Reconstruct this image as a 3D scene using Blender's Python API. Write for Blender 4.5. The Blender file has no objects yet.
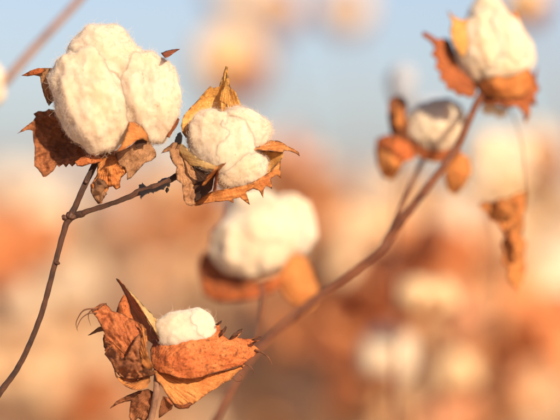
import bpy, bmesh, math, random
import numpy as np
from mathutils import Vector, Matrix, geometry

# ------------------------------------------------------------------ camera, sky, sun, exposure
scene = bpy.context.scene
COL = scene.collection
CAM_H, LENS, SENSOR = 0.85, 200.0, 36.0
FOCUS = 1.60
K = SENSOR / LENS / 560.0            # metres per photo pixel per metre of distance

cam = bpy.data.cameras.new('camera')
cam.lens, cam.sensor_width = LENS, SENSOR
cam.clip_start, cam.clip_end = 0.05, 3000
cam.dof.use_dof = True
cam.dof.focus_distance = FOCUS
cam.dof.aperture_fstop = 3.4
cam.dof.aperture_blades = 0
cam_o = bpy.data.objects.new('camera', cam)
cam_o.location = (0, 0, CAM_H)
cam_o.rotation_euler = (math.pi / 2, 0, 0)
COL.objects.link(cam_o)
scene.camera = cam_o

SUN_AZ, SUN_EL = math.radians(27), math.radians(25)     # to the right of straight behind the camera
sdir = Vector((math.sin(SUN_AZ) * math.cos(SUN_EL), -math.cos(SUN_AZ) * math.cos(SUN_EL), math.sin(SUN_EL)))
world = bpy.data.worlds.new('World')
scene.world = world
world.use_nodes = True
wn = world.node_tree
sky = wn.nodes.new('ShaderNodeTexSky')
sky.sky_type = 'NISHITA'
sky.sun_disc = False
sky.sun_elevation = SUN_EL
sky.sun_rotation = math.atan2(sdir.x, sdir.y)
sky.air_density, sky.dust_density, sky.ozone_density = 0.75, 1.0, 1.3
wn.nodes['Background'].inputs['Strength'].default_value = 0.063
wtint = wn.nodes.new('ShaderNodeMix'); wtint.data_type = 'RGBA'; wtint.blend_type = 'MULTIPLY'; wtint.inputs['Factor'].default_value = 1.0
wtint.inputs['B'].default_value = (1.01, 0.945, 1.03, 1)          # even, over the whole sky
wn.links.new(sky.outputs[0], wtint.inputs['A'])
wn.links.new(wtint.outputs['Result'], wn.nodes['Background'].inputs['Color'])
sun = bpy.data.lights.new('sun', 'SUN')
sun.energy, sun.angle, sun.color = 4.0, math.radians(0.53), (1.0, 0.80, 0.55)
sun_o = bpy.data.objects.new('sun', sun)
sun_o.rotation_euler = sdir.to_track_quat('Z', 'Y').to_euler()
sun_o.location = (2, -3, 4)
COL.objects.link(sun_o)

scene.view_settings.view_transform = 'Standard'
scene.view_settings.look = 'None'
scene.view_settings.gamma = 1.0
scene.view_settings.exposure = 0.9
scene.render.engine = 'CYCLES'
scene.cycles.use_denoising = True
scene.cycles.max_bounces = 8
scene.cycles.transparent_max_bounces = 8

# ------------------------------------------------------------------ numeric helpers
rng = np.random.default_rng(7)
random.seed(7)
_p = rng.permutation(256); _p = np.concatenate([_p, _p, _p])
_g = rng.normal(size=(256, 3)); _g /= np.linalg.norm(_g, axis=1)[:, None]

def perlin(p):
    p = np.asarray(p, float)
    i = np.floor(p).astype(int); f = p - i
    i &= 255
    u = f * f * f * (f * (f * 6 - 15) + 10)
    out = 0
    for dx in (0, 1):
        for dy in (0, 1):
            for dz in (0, 1):
                h = _p[_p[_p[(i[:, 0] + dx) & 255] + ((i[:, 1] + dy) & 255)] + ((i[:, 2] + dz) & 255)]
                d = (_g[h] * (f - np.array([dx, dy, dz]))).sum(1)
                w = (u[:, 0] if dx else 1 - u[:, 0]) * (u[:, 1] if dy else 1 - u[:, 1]) * (u[:, 2] if dz else 1 - u[:, 2])
                out = out + w * d
    return out * 1.5

def P(px, py, Y):
    return np.array([(px - 280) * K * Y, Y, CAM_H + (210 - py) * K * Y])

def catmull(pts, n=8):
    pts = [np.asarray(p, float) for p in pts]
    pts = [2 * pts[0] - pts[1]] + pts + [2 * pts[-1] - pts[-2]]
    out = []
    for a, b, c, d in zip(pts, pts[1:], pts[2:], pts[3:]):
        for t in np.arange(n) / n:
            out.append(0.5 * (2 * b + (c - a) * t + (2 * a - 5 * b + 4 * c - d) * t * t + (3 * b - a - 3 * c + d) * t ** 3))
    out.append(pts[-2])
    return np.array(out)

# ------------------------------------------------------------------ materials
def mat_new(name):
    m = bpy.data.materials.new(name)
    m.use_nodes = True
    nt = m.node_tree
    return m, nt, nt.nodes['Principled BSDF']

def nd(nt, kind, **kw):
    n = nt.nodes.new(kind)
    for k, v in kw.items():
        if k in n.inputs.keys(): n.inputs[k].default_value = v
        else: setattr(n, k, v)
    return n

def ramp(nt, fac, stops):
    r = nt.nodes.new('ShaderNodeValToRGB')
    e = r.color_ramp.elements
    while len(e) < len(stops): e.new(0.5)
    for el, (pos, c) in zip(e, stops):
        el.position = pos
        el.color = (*c, 1) if len(c) == 3 else c
    nt.links.new(fac, r.inputs[0])
    return r.outputs[0]

def mixc(nt, fac, a, b, mode='MIX'):
    m = nt.nodes.new('ShaderNodeMix'); m.data_type = 'RGBA'; m.blend_type = mode
    for sock, v in ((m.inputs['Factor'], fac), (m.inputs['A'], a), (m.inputs['B'], b)):
        if hasattr(v, 'is_output'): nt.links.new(v, sock)
        elif isinstance(v, (int, float)): sock.default_value = v
        else: sock.default_value = (*v, 1)
    return m.outputs['Result']

def coords(nt):
    return nt.nodes.new('ShaderNodeTexCoord').outputs['Object']

def dry_leaf(name, light, mid, dark, spot=0.5, translucent=0.25, rough=0.7, vein=0.5, vbump=0.5, netv=0.32, spotcol=(0.075, 0.028, 0.016)):
    """papery dried tissue: mottled, speckled, with veins fanning from its base"""
    m, nt, b = mat_new(name)
    co = coords(nt)
    n1 = nd(nt, 'ShaderNodeTexNoise', Scale=90.0, Detail=5.0, Roughness=0.6); nt.links.new(co, n1.inputs['Vector'])
    col = ramp(nt, n1.outputs['Fac'], [(0.28, dark), (0.48, mid), (0.72, light)])
    n2 = nd(nt, 'ShaderNodeTexNoise', Scale=620.0, Detail=3.0, Roughness=0.7); nt.links.new(co, n2.inputs['Vector'])
    sp = ramp(nt, n2.outputs['Fac'], [(0.55, (0, 0, 0)), (0.68, (spot, spot, spot))])
    n3 = nd(nt, 'ShaderNodeTexNoise', Scale=300.0, Detail=3.0); nt.links.new(co, n3.inputs['Vector'])
    sp2 = ramp(nt, n3.outputs['Fac'], [(0.60, (0, 0, 0)), (0.72, (spot, spot, spot))])
    spm = mixc(nt, 1.0, sp, sp2, 'LIGHTEN')
    col = mixc(nt, spm, col, spotcol)
    uv = nt.nodes.new('ShaderNodeUVMap'); uv.uv_map = 'UVMap'
    w = nd(nt, 'ShaderNodeTexWave', Scale=3.4, Distortion=5.0, Detail=3.0); w.inputs['Detail Scale'].default_value = 2.0
    w.bands_direction = 'X'
    nt.links.new(uv.outputs[0], w.inputs['Vector'])
    vm = ramp(nt, w.outputs['Fac'], [(0.0, (0, 0, 0)), (0.78, (0, 0, 0)), (0.97, (vein, vein, vein))])
    col = mixc(nt, vm, col, tuple(c * 0.45 for c in mid))
    vo = nd(nt, 'ShaderNodeTexVoronoi', Scale=330.0); vo.feature = 'DISTANCE_TO_EDGE'
    wrp = mixc(nt, 0.06, co, n1.outputs['Color'], 'ADD'); wsc = nd(nt, 'ShaderNodeMapping'); nt.links.new(wrp, wsc.inputs[0])
    nt.links.new(wsc.outputs[0], vo.inputs['Vector'])
    net = ramp(nt, vo.outputs['Distance'], [(0.0, (netv,) * 3), (0.09, (0, 0, 0))])
    col = mixc(nt, net, col, tuple(c * 0.42 for c in mid))
    rim = nt.nodes.new('ShaderNodeAttribute'); rim.attribute_name = 'rim'
    rm = nd(nt, 'ShaderNodeMath', operation='MULTIPLY'); nt.links.new(rim.outputs['Fac'], rm.inputs[0])
    rk = ramp(nt, n3.outputs['Fac'], [(0.38, (0, 0, 0)), (0.56, (0.85, 0.85, 0.85))]); nt.links.new(rk, rm.inputs[1])
    col = mixc(nt, rm.outputs[0], col, spotcol)
    nt.links.new(col, b.inputs['Base Color'])
    b.inputs['Roughness'].default_value = rough
    b.inputs['Specular IOR Level'].default_value = 0.3
    bh = nd(nt, 'ShaderNodeMath', operation='ADD'); nt.links.new(n2.outputs['Fac'], bh.inputs[0])
    sub = nd(nt, 'ShaderNodeMath', operation='MULTIPLY_ADD'); nt.links.new(net, sub.inputs[0]); sub.inputs[1].default_value = 0.6; nt.links.new(n2.outputs['Fac'], sub.inputs[2])
    nt.links.new(sub.outputs[0], bh.inputs[0])
    vv = nd(nt, 'ShaderNodeMath', operation='MULTIPLY'); nt.links.new(w.outputs['Fac'], vv.inputs[0]); vv.inputs[1].default_value = vbump
    nt.links.new(vv.outputs[0], bh.inputs[1])
    bp = nd(nt, 'ShaderNodeBump', Strength=0.85, Distance=0.0008); nt.links.new(bh.outputs[0], bp.inputs['Height'])
    nt.links.new(bp.outputs[0], b.inputs['Normal'])
    tr = nd(nt, 'ShaderNodeBsdfTranslucent'); nt.links.new(col, tr.inputs['Color'])
    mx = nt.nodes.new('ShaderNodeMixShader'); mx.inputs[0].default_value = translucent
    nt.links.new(b.outputs[0], mx.inputs[1]); nt.links.new(tr.outputs[0], mx.inputs[2])
    nt.links.new(mx.outputs[0], nt.nodes['Material Output'].inputs['Surface'])
    return m

M = {}
M['orange'] = dry_leaf('bract_orange', (0.78, 0.27, 0.088), (0.70, 0.195, 0.056), (0.50, 0.115, 0.036), spot=0.7, vein=0.10, vbump=0.15)
M['rust'] = dry_leaf('bract_rust', (0.70, 0.25, 0.085), (0.54, 0.155, 0.052), (0.28, 0.078, 0.032), spot=0.45, vein=0.4, vbump=0.5)
M['amber'] = dry_leaf('bract_amber', (0.82, 0.37, 0.12), (0.76, 0.285, 0.08), (0.60, 0.18, 0.048), spot=0.2, vein=0.2, vbump=0.5)
M['gold'] = dry_leaf('carpel_gold', (0.86, 0.50, 0.16), (0.82, 0.41, 0.105), (0.70, 0.28, 0.065), spot=0.3, vein=0.08, translucent=0.2, rough=0.5, vbump=0.2)
M['straw'] = dry_leaf('carpel_straw', (0.82, 0.60, 0.30), (0.76, 0.49, 0.20), (0.62, 0.33, 0.11), spot=0.1, vein=0.1, rough=0.5, vbump=0.2)
M['brown'] = dry_leaf('bract_brown', (0.30, 0.125, 0.062), (0.19, 0.076, 0.040), (0.09, 0.038, 0.023), spot=0.4, vein=0.35, translucent=0.15, vbump=0.5)
M['taupe'] = dry_leaf('carpel_taupe', (0.56, 0.31, 0.16), (0.44, 0.22, 0.105), (0.27, 0.12, 0.06), spot=0.4, vein=0.15, translucent=0.1, vbump=0.3)
M['russet'] = dry_leaf('bract_russet', (0.54, 0.21, 0.085), (0.40, 0.14, 0.055), (0.22, 0.075, 0.034), spot=0.35, vein=0.3, translucent=0.25, vbump=0.4)
M['shade_umber'] = dry_leaf('carpel_painted_shade', (0.12, 0.055, 0.03), (0.075, 0.034, 0.02), (0.035, 0.018, 0.013), spot=0.3, vein=0.1, translucent=0.05, vbump=0.2)  # near-black brown, paints in the shade inside and beside husks

def lint_mat(name, a, b_, stain=0.0):
    m, nt, b = mat_new(name)
    co = coords(nt)
    n1 = nd(nt, 'ShaderNodeTexNoise', Scale=55.0, Detail=4.0); nt.links.new(co, n1.inputs['Vector'])
    col = ramp(nt, n1.outputs['Fac'], [(0.35, b_), (0.62, a)])
    if stain:
        n3 = nd(nt, 'ShaderNodeTexNoise', Scale=70.0, Detail=3.0, Roughness=0.65); nt.links.new(co, n3.inputs['Vector'])
        sm = ramp(nt, n3.outputs['Fac'], [(0.60, (0, 0, 0)), (0.80, (stain,) * 3)])
        col = mixc(nt, sm, col, (0.72, 0.42, 0.16))
    n4 = nd(nt, 'ShaderNodeTexNoise', Scale=420.0, Detail=1.0); nt.links.new(co, n4.inputs['Vector'])
    col = mixc(nt, ramp(nt, n4.outputs['Fac'], [(0.75, (0, 0, 0)), (0.79, (0.45, 0.45, 0.45))]), col, (0.30, 0.15, 0.06))
    nt.links.new(col, b.inputs['Base Color'])
    b.inputs['Roughness'].default_value = 0.95
    b.inputs['Specular IOR Level'].default_value = 0.1
    b.inputs['Subsurface Weight'].default_value = 0.8
    b.inputs['Subsurface Radius'].default_value = (1.0, 0.92, 0.78)
    b.inputs['Subsurface Scale'].default_value = 0.010
    b.inputs['Sheen Weight'].default_value = 0.15
    mp = nd(nt, 'ShaderNodeMapping'); nt.links.new(co, mp.inputs[0]); mp.inputs['Scale'].default_value = (1.6, 1.0, 0.7)
    n2 = nd(nt, 'ShaderNodeTexNoise', Scale=380.0, Detail=6.0, Roughness=0.75, Distortion=1.6); nt.links.new(mp.outputs[0], n2.inputs['Vector'])
    bp = nd(nt, 'ShaderNodeBump', Strength=0.35, Distance=0.0006); nt.links.new(n2.outputs['Fac'], bp.inputs['Height'])
    nt.links.new(bp.outputs[0], b.inputs['Normal'])
    return m
M['lint'] = lint_mat('cotton_lint', (0.605, 0.50, 0.39), (0.59, 0.455, 0.31), 0.35)
M['lint_clean'] = lint_mat('cotton_lint_clean', (0.61, 0.505, 0.395), (0.60, 0.475, 0.33), 0.15)
M['lint_tan'] = lint_mat('cotton_lint_tan', (0.66, 0.49, 0.30), (0.63, 0.42, 0.22), 0.5)
M['lint_shade'] = lint_mat('cotton_lint_painted_shade', (0.33, 0.36, 0.42), (0.30, 0.33, 0.39), 0.0)  # bluish grey albedo paints in the shade on a lint tuft

m, nt, b = mat_new('lint_fibre')
b.inputs['Base Color'].default_value = (0.60, 0.495, 0.41, 1); b.inputs['Roughness'].default_value = 0.9
b.inputs['Specular IOR Level'].default_value = 0.1
M['fibre'] = m

def bark_mat(name, a, b_, c):
    m, nt, b = mat_new(name)
    co = coords(nt)
    n1 = nd(nt, 'ShaderNodeTexNoise', Scale=130.0, Detail=5.0, Roughness=0.7); nt.links.new(co, n1.inputs['Vector'])
    col = ramp(nt, n1.outputs['Fac'], [(0.3, c), (0.5, b_), (0.72, a)])
    uv = nt.nodes.new('ShaderNodeUVMap'); uv.uv_map = 'UVMap'
    mp = nd(nt, 'ShaderNodeMapping'); nt.links.new(uv.outputs[0], mp.inputs[0]); mp.inputs['Scale'].default_value = (14, 60, 1)
    n2 = nd(nt, 'ShaderNodeTexNoise', Scale=1.0, Detail=4.0, Roughness=0.7); nt.links.new(mp.outputs[0], n2.inputs['Vector'])
    st = ramp(nt, n2.outputs['Fac'], [(0.52, (0, 0, 0)), (0.66, (0.6, 0.6, 0.6))])
    col = mixc(nt, st, col, c)
    nt.links.new(col, b.inputs['Base Color'])
    b.inputs['Roughness'].default_value = 0.65
    bp = nd(nt, 'ShaderNodeBump', Strength=1.0, Distance=0.0012); nt.links.new(n2.outputs['Fac'], bp.inputs['Height'])
    nt.links.new(bp.outputs[0], b.inputs['Normal'])
    return m
M['stem'] = bark_mat('stem_bark', (0.125, 0.045, 0.020), (0.068, 0.025, 0.012), (0.026, 0.011, 0.007))
M['stem_red'] = bark_mat('stem_bark_reddish', (0.26, 0.095, 0.042), (0.18, 0.060, 0.028), (0.08, 0.027, 0.015))
M['stem_pale'] = bark_mat('stem_bark_pale', (0.40, 0.22, 0.12), (0.30, 0.15, 0.085), (0.16, 0.075, 0.045))
M['char'] = bark_mat('dried_flower_scar', (0.03, 0.018, 0.014), (0.02, 0.012, 0.010), (0.010, 0.007, 0.006))

def tinted(name, rough=0.75):
    """dry leaves whose own colour varies leaf by leaf"""
    m, nt, b = mat_new(name)
    at = nt.nodes.new('ShaderNodeVertexColor'); at.layer_name = 'tint'
    n1 = nd(nt, 'ShaderNodeTexNoise', Scale=70.0, Detail=3.0); nt.links.new(coords(nt), n1.inputs['Vector'])
    k = ramp(nt, n1.outputs['Fac'], [(0.3, (0.84, 0.8, 0.76)), (0.6, (1, 1, 1))])
    col = mixc(nt, 1.0, at.outputs[0], k, 'MULTIPLY')
    nt.links.new(col, b.inputs['Base Color']); b.inputs['Roughness'].default_value = rough
    tr = nd(nt, 'ShaderNodeBsdfTranslucent'); nt.links.new(col, tr.inputs['Color'])
    mx = nt.nodes.new('ShaderNodeMixShader'); mx.inputs[0].default_value = 0.35
    nt.links.new(b.outputs[0], mx.inputs[1]); nt.links.new(tr.outputs[0], mx.inputs[2])
    nt.links.new(mx.outputs[0], nt.nodes['Material Output'].inputs['Surface'])
    return m
M['leaf'] = tinted('dry_leaf')

m, nt, b = mat_new('field_soil')
co = coords(nt)
n1 = nd(nt, 'ShaderNodeTexNoise', Scale=3.0, Detail=8.0, Roughness=0.65); nt.links.new(co, n1.inputs['Vector'])
nt.links.new(ramp(nt, n1.outputs['Fac'], [(0.3, (0.46, 0.30, 0.185)), (0.7, (0.62, 0.44, 0.29))]), b.inputs['Base Color'])
b.inputs['Roughness'].default_value = 0.95
bp = nd(nt, 'ShaderNodeBump', Strength=0.8, Distance=0.03); nt.links.new(n1.outputs['Fac'], bp.inputs['Height']); nt.links.new(bp.outputs[0], b.inputs['Normal'])
M['soil'] = m

# ------------------------------------------------------------------ object helpers
ORG = {}
def thing(name, base, label, cat, group=None):
    o = bpy.data.objects.new(name, None); COL.objects.link(o)
    o.empty_display_size = 0.05
    o.location = base; o['label'] = label; o['category'] = cat
    if group: o['group'] = group
    ORG[o] = np.array(base, float)
    return o

def part_empty(name, at, parent):
    o = bpy.data.objects.new(name, None); COL.objects.link(o); o.empty_display_size = 0.02
    o.parent = parent; ORG[o] = np.array(at, float)
    o.location = ORG[o] - ORG[parent]
    return o

def link_mesh(name, verts, faces, mat, parent, uv=None, smooth=True):
    verts = np.asarray(verts, float)
    org = ORG[parent] if parent is not None else np.zeros(3)
    me = bpy.data.meshes.new(name)
    me.from_pydata([tuple(v) for v in (verts - org)], [], faces)
    if uv is not None:
        l = me.uv_layers.new(name='UVMap')
        vi = np.empty(len(me.loops), int); me.loops.foreach_get('vertex_index', vi)
        l.data.foreach_set('uv', np.asarray(uv, np.float32)[vi].ravel())
    if smooth:
        me.polygons.foreach_set('use_smooth', [True] * len(me.polygons))
    me.materials.append(mat)
    me.update()
    o = bpy.data.objects.new(name, me); COL.objects.link(o)
    o.parent = parent
    return o

def tube_data(pts, radii, sides=10, rough=0.0, seed=0, cap=True):
    pts = np.asarray(pts, float); n = len(pts)
    t = np.gradient(pts, axis=0); t /= np.linalg.norm(t, axis=1)[:, None] + 1e-12
    ref = np.array([0.31, 0.9, 0.2])
    V, U, F = [], [], []
    acc = 0
    for i in range(n):
        a = np.cross(t[i], ref); a /= np.linalg.norm(a); b = np.cross(t[i], a)
        if i: acc += np.linalg.norm(pts[i] - pts[i - 1])
        for k in range(sides):
            an = 2 * math.pi * k / sides
            V.append(pts[i] + radii[i] * (math.cos(an) * a + math.sin(an) * b)); U.append((k / sides, acc))
    V = np.array(V)
    if rough:
        nz = perlin(V * 260 + seed * 7.3) + 0.5 * perlin(V * 700 + seed)
        cen = np.repeat(pts, sides, axis=0)
        V = cen + (V - cen) * (1 + rough * nz)[:, None]
    for i in range(n - 1):
        for k in range(sides):
            k2 = (k + 1) % sides
            F.append((i * sides + k, i * sides + k2, (i + 1) * sides + k2, (i + 1) * sides + k))
    if cap:
        F.append(tuple(range(sides))[::-1]); F.append(tuple((n - 1) * sides + k for k in range(sides)))
    return V, F, U

def stem(name, parent, pix, mat, sides=10, rough=0.12, seed=0, nodes=()):
    """pix: (px, py, Y, radius in photo pixels at the focus distance)"""
    ctrl = np.array([np.append(P(a, b_, Y), r * 0.82 * K * FOCUS) for a, b_, Y, r in pix])
    c = catmull(ctrl, 12)
    V, F, U = tube_data(c[:, :3], np.maximum(c[:, 3], 1e-4), sides, rough, seed)
    return link_mesh(name, V, F, mat, parent, U)

def tps(ctrl, q):
    c = np.array([(a, b_) for a, b_, _ in ctrl], float); z = np.array([d for *_, d in ctrl], float)
    def phi(a, b_):
        r2 = ((a[:, None] - b_[None]) ** 2).sum(2) / 1e3
        return r2 * np.log(r2 + 1e-9)
    n = len(c)
    A = np.zeros((n + 3, n + 3)); A[:n, :n] = phi(c, c) + np.eye(n) * 1e-3
    A[:n, n] = 1; A[:n, n + 1:] = c / 30; A[n, :n] = 1; A[n + 1:, :n] = c.T / 30
    s = np.linalg.lstsq(A, np.append(z, [0, 0, 0]), rcond=None)[0]
    return phi(q, c) @ s[:n] + s[n] + (q / 30) @ s[n + 1:]

def seg_dist(q, poly):
    d = np.full(len(q), 1e9)
    for a, b_ in zip(poly, np.roll(poly, -1, 0)):
        ab = b_ - a; t = np.clip(((q - a) @ ab) / (ab @ ab + 1e-12), 0, 1)
        d = np.minimum(d, np.linalg.norm(q - (a + t[:, None] * ab), axis=1))
    return d

def inside(q, poly):
    r = np.zeros(len(q), bool)
    for a, b_ in zip(poly, np.roll(poly, -1, 0)):
        c = (a[1] > q[:, 1]) != (b_[1] > q[:, 1])
        x = (b_[0] - a[0]) * (q[:, 1] - a[1]) / (b_[1] - a[1] + 1e-12) + a[0]
        r ^= c & (q[:, 0] < x)
    return r

_patch_i = [0]
def patch(name, parent, outline, depth, mat, Y0=FOCUS, base=None, step=1.35, wrinkle=1.0, crumple=0.0, curl=0.0, vein=0.25,
          thick=0.00028, jitter=0.25, hooks=(), freq=1.0):
    """a dried bract or carpel: traced outline, given real depth (mm behind Y0) through control points, wrinkled, with thickness"""
    _patch_i[0] += 1; sd = _patch_i[0] * 3.7
    pl = np.array(outline, float)
    res = []
    for a, b_ in zip(pl, np.roll(pl, -1, 0)):
        k = max(1, int(round(np.linalg.norm(b_ - a) / step)))
        for t in np.arange(k) / k: res.append(a + (b_ - a) * t)
    res = np.array(res)
    if jitter:
        q3 = np.c_[res * 0.35, np.full(len(res), sd)]
        res = res + jitter * np.c_[perlin(q3), perlin(q3 + 31.7)] * 1.6
    lo, hi = res.min(0), res.max(0)
    gx, gy = np.meshgrid(np.arange(lo[0], hi[0], step), np.arange(lo[1], hi[1], step * 0.87))
    gx = gx + (np.arange(gx.shape[0]) % 2)[:, None] * step * 0.5
    g = np.c_[gx.ravel(), gy.ravel()]
    g += rng.normal(size=g.shape) * step * 0.08
    g = g[inside(g, res)]
    if len(g): g = g[seg_dist(g, res) > step * 0.55]
    allp = np.r_[res, g]
    n = len(res)
    edges = [(i, (i + 1) % n) for i in range(n)]
    v2, _, fc, *_ = geometry.delaunay_2d_cdt([Vector(p) for p in allp], edges, [], 0, 1e-6)
    v2 = np.array([tuple(v) for v in v2])
    fc = [tuple(f) for f in fc]
    cen = np.array([v2[list(f)].mean(0) for f in fc])
    ok = inside(cen, res)
    fc = [f for f, k in zip(fc, ok) if k]
    d = tps(depth, v2)
    q3 = np.c_[v2 * 0.055 * freq, np.full(len(v2), sd)]
    d = d + wrinkle * (1.6 * perlin(q3) + 0.8 * perlin(q3 * 2.3) + 0.35 * perlin(q3 * 5.1))
    if crumple:
        d = d + crumple * (np.abs(perlin(q3 * 1.7 + 9)) * 5 - 1.2 + np.abs(perlin(q3 * 3.6 + 5)) * 2.4)
    dist = seg_dist(v2, res)
    if curl: d = d + curl * np.exp(-dist / 3.0)
    if base is None: base = pl[0]
    rel = v2 - np.array(base)
    ang = np.arctan2(rel[:, 1], rel[:, 0]); rr = np.linalg.norm(rel, axis=1)
    ang0 = math.atan2(*(v2.mean(0) - np.array(base))[::-1])
    ang = (ang - ang0 + math.pi) % (2 * math.pi) - math.pi
    if vein:
        wob = 0.25 * perlin(np.c_[v2 * 0.05, np.full(len(v2), sd + 50)])
        d = d - vein * (1 - np.abs(np.sin((ang + wob) * 11))) ** 2 * np.clip(rr / 12, 0, 1)
    V = np.array([P(x, y, Y0 + dd / 1000) for (x, y), dd in zip(v2, d)])
    uv = np.c_[ang * 1.0 + sd, rr * 0.004]
    F = list(fc); U = list(uv)
    for hk in hooks:                      # slender dried teeth, round in section, growing out of the margin
        pts = catmull([P(x, y, Y0 + dd / 1000) for x, y, dd, _ in hk], 7)
        rad = np.interp(np.linspace(0, len(hk) - 1, len(pts)), range(len(hk)), [h[3] for h in hk]) * K * FOCUS
        hv, hf, _ = tube_data(pts, rad, 6)
        link_mesh('bract_tooth', hv, hf, M['brown'], parent, [(sd, 0.1)] * len(hv))
    o = link_mesh(name, V, F, mat, parent, U)
    at = o.data.attributes.new('rim', 'FLOAT', 'POINT')
    at.data.foreach_set('value', np.exp(-dist / 1.1).astype(np.float32))
    s = o.modifiers.new('thickness', 'SOLIDIFY'); s.thickness = thick; s.offset = 0
    return o

_ico = {}
def ico(sub):
    if sub not in _ico:
        bm = bmesh.new(); bmesh.ops.create_icosphere(bm, subdivisions=sub, radius=1)
        _ico[sub] = (np.array([v.co[:] for v in bm.verts]), [tuple(v.index for v in f.verts) for f in bm.faces]); bm.free()
    return _ico[sub]

def lock(parent, px, py, d, a, b_, c, tilt, mat, Y0=FOCUS, seed=0, sub=6, lump=1.0, bend=0.0, fuzz=0, name='lint_lock', yaw=0.0, boxy=0.0):
    """one fluffy segment of a boll; a, b_, c are half width, half height and half depth in photo pixels"""
    n, F = ico(sub)
    s = seed * 13.1 + 1.7
    k = 1 + lump * (0.15 * perlin(n * 1.25 + s) + 0.085 * perlin(n * 2.7 + s) + 0.034 * perlin(n * np.array([6, 4, 6]) + s))
    k += lump * (0.009 * perlin(n * np.array([15, 11, 15]) + s) + 0.006 * perlin(n * 34 + s) + 0.004 * perlin(n * 60 + s))
    k /= np.percentile(k, 75)
    m_ = n
    if boxy:
        m_ = np.sign(n) * np.abs(n) ** (1 - boxy); 
    sc = K * Y0
    L = m_ * k[:, None] * np.array([a, c, b_]) * sc          # local x across, y depth, z along
    L[:, 0] += bend * sc * (n[:, 2] ** 2)
    t = math.radians(tilt)
    R = np.array(Matrix.Rotation(t, 3, 'Y') @ Matrix.Rotation(math.radians(yaw), 3, 'Z'))
    V = L @ R.T + P(px, py, Y0 + d / 1000)
    o = link_mesh(name, V, F, mat, parent)
    if name == 'lint_lock':
        LOCKS.setdefault(parent, []).append((o, V, F, P(px, py, Y0 + d / 1000), R, np.array([a, c, b_]) * sc, fuzz, seed))
    return o

LOCKS = {}
def settle(parent, w):
    """let the locks of one boll swell into each other where they touch, then grow their loose fibres"""
    L = LOCKS[parent]
    for i, (o, V, F, cen, R, ax, fuzz, seed) in enumerate(L):
        me = o.data
        N = np.empty(len(V) * 3, np.float32); me.vertices.foreach_get('normal', N); N = N.reshape(-1, 3)
        push = np.zeros(len(V))
        for j, (_, _, _, c2, R2, ax2, _, _) in enumerate(L):
            if j == i: continue
            q = (V - c2) @ R2
            f = (np.linalg.norm(q / ax2, axis=1) - 1) * ax2.min()
            push = np.maximum(push, np.maximum(w - np.abs(f), 0) ** 2 / (2.6 * w))
        V = V + N * push[:, None]
        me.vertices.foreach_set('co', (V - ORG[parent]).astype(np.float32).ravel()); me.update()
        if fuzz: fibres(parent, V, F, cen, fuzz, seed)

def fibres(parent, V, F, cen, count, seed, fl=1.0):
    r = np.random.default_rng(seed + 99)
    F = np.array(F)
    pick = r.integers(0, len(F), count)
    A, B, C = V[F[pick, 0]], V[F[pick, 1]], V[F[pick, 2]]
    nrm = np.cross(B - A, C - A); nrm /= np.linalg.norm(nrm, axis=1)[:, None] + 1e-12
    pos = (A + B + C) / 3
    tan = r.normal(size=pos.shape); tan -= (tan * nrm).sum(1)[:, None] * nrm; tan /= np.linalg.norm(tan, axis=1)[:, None]
    tan2 = np.cross(nrm, tan)
    ln = r.uniform(0.0010, 0.0034, count); lift = r.uniform(0.05, 0.75, count) ** 1.8; far = r.random(count) < 0.03; ln[far] *= 1.9; lift[far] = 0.6
    out = np.zeros((count, 6, 3))
    for i, t in enumerate(np.linspace(0, 1, 6)):
        swirl = r.normal(size=count) * 0.00018 * (t > 0) + ln * 0.35 * t * t * np.sign(r.normal(size=count) + 1e-9 if i == -1 else np.sin(pick))
        out[:, i] = pos - nrm * 0.0003 + tan * (ln * t)[:, None] + nrm * (ln * lift * math.sin(t * 2.3))[:, None] + tan2 * swirl[:, None]
    out -= ORG[parent]
    hc = bpy.data.hair_curves.new('lint_fibres')
    hc.add_curves([6] * count)
    hc.attributes['position'].data.foreach_set('vector', out.astype(np.float32).ravel())
    ra = hc.attributes.get('radius') or hc.attributes.new('radius', 'FLOAT', 'POINT')
    ra.data.foreach_set('value', np.tile(np.array([2.8, 2.8, 2.6, 2.2, 1.6, 0.8], np.float32) * 1e-5, count))
    hc.materials.append(M['fibre'])
    o = bpy.data.objects.new('lint_fibres', hc); COL.objects.link(o); o.parent = parent; o['kind'] = 'stuff'
    return o

# ------------------------------------------------------------------ setting: the field's soil
g = 600.0
gv, gf, nx = [], [], 60
for j in range(nx + 1):
    for i in range(nx + 1):
        x = (i / nx * 2 - 1); y = (j / nx)
        gv.append(((abs(x) ** 2.2) * math.copysign(g, x), -6 + (y ** 2.5) * 1500, 0))
gv = np.array(gv)
gv[:, 2] = 0.03 * np.abs(np.sin(gv[:, 0] * math.pi)) * np.exp(-np.abs(gv[:, 1]) / 60) - 0.03
for j in range(nx):
    for i in range(nx):
        a = j * (nx + 1) + i; gf.append((a, a + 1, a + nx + 2, a + nx + 1))
gr = link_mesh('ground', gv, gf, M['soil'], None); gr['kind'] = 'structure'; gr['label'] = 'bare brown soil of the cotton field'

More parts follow.
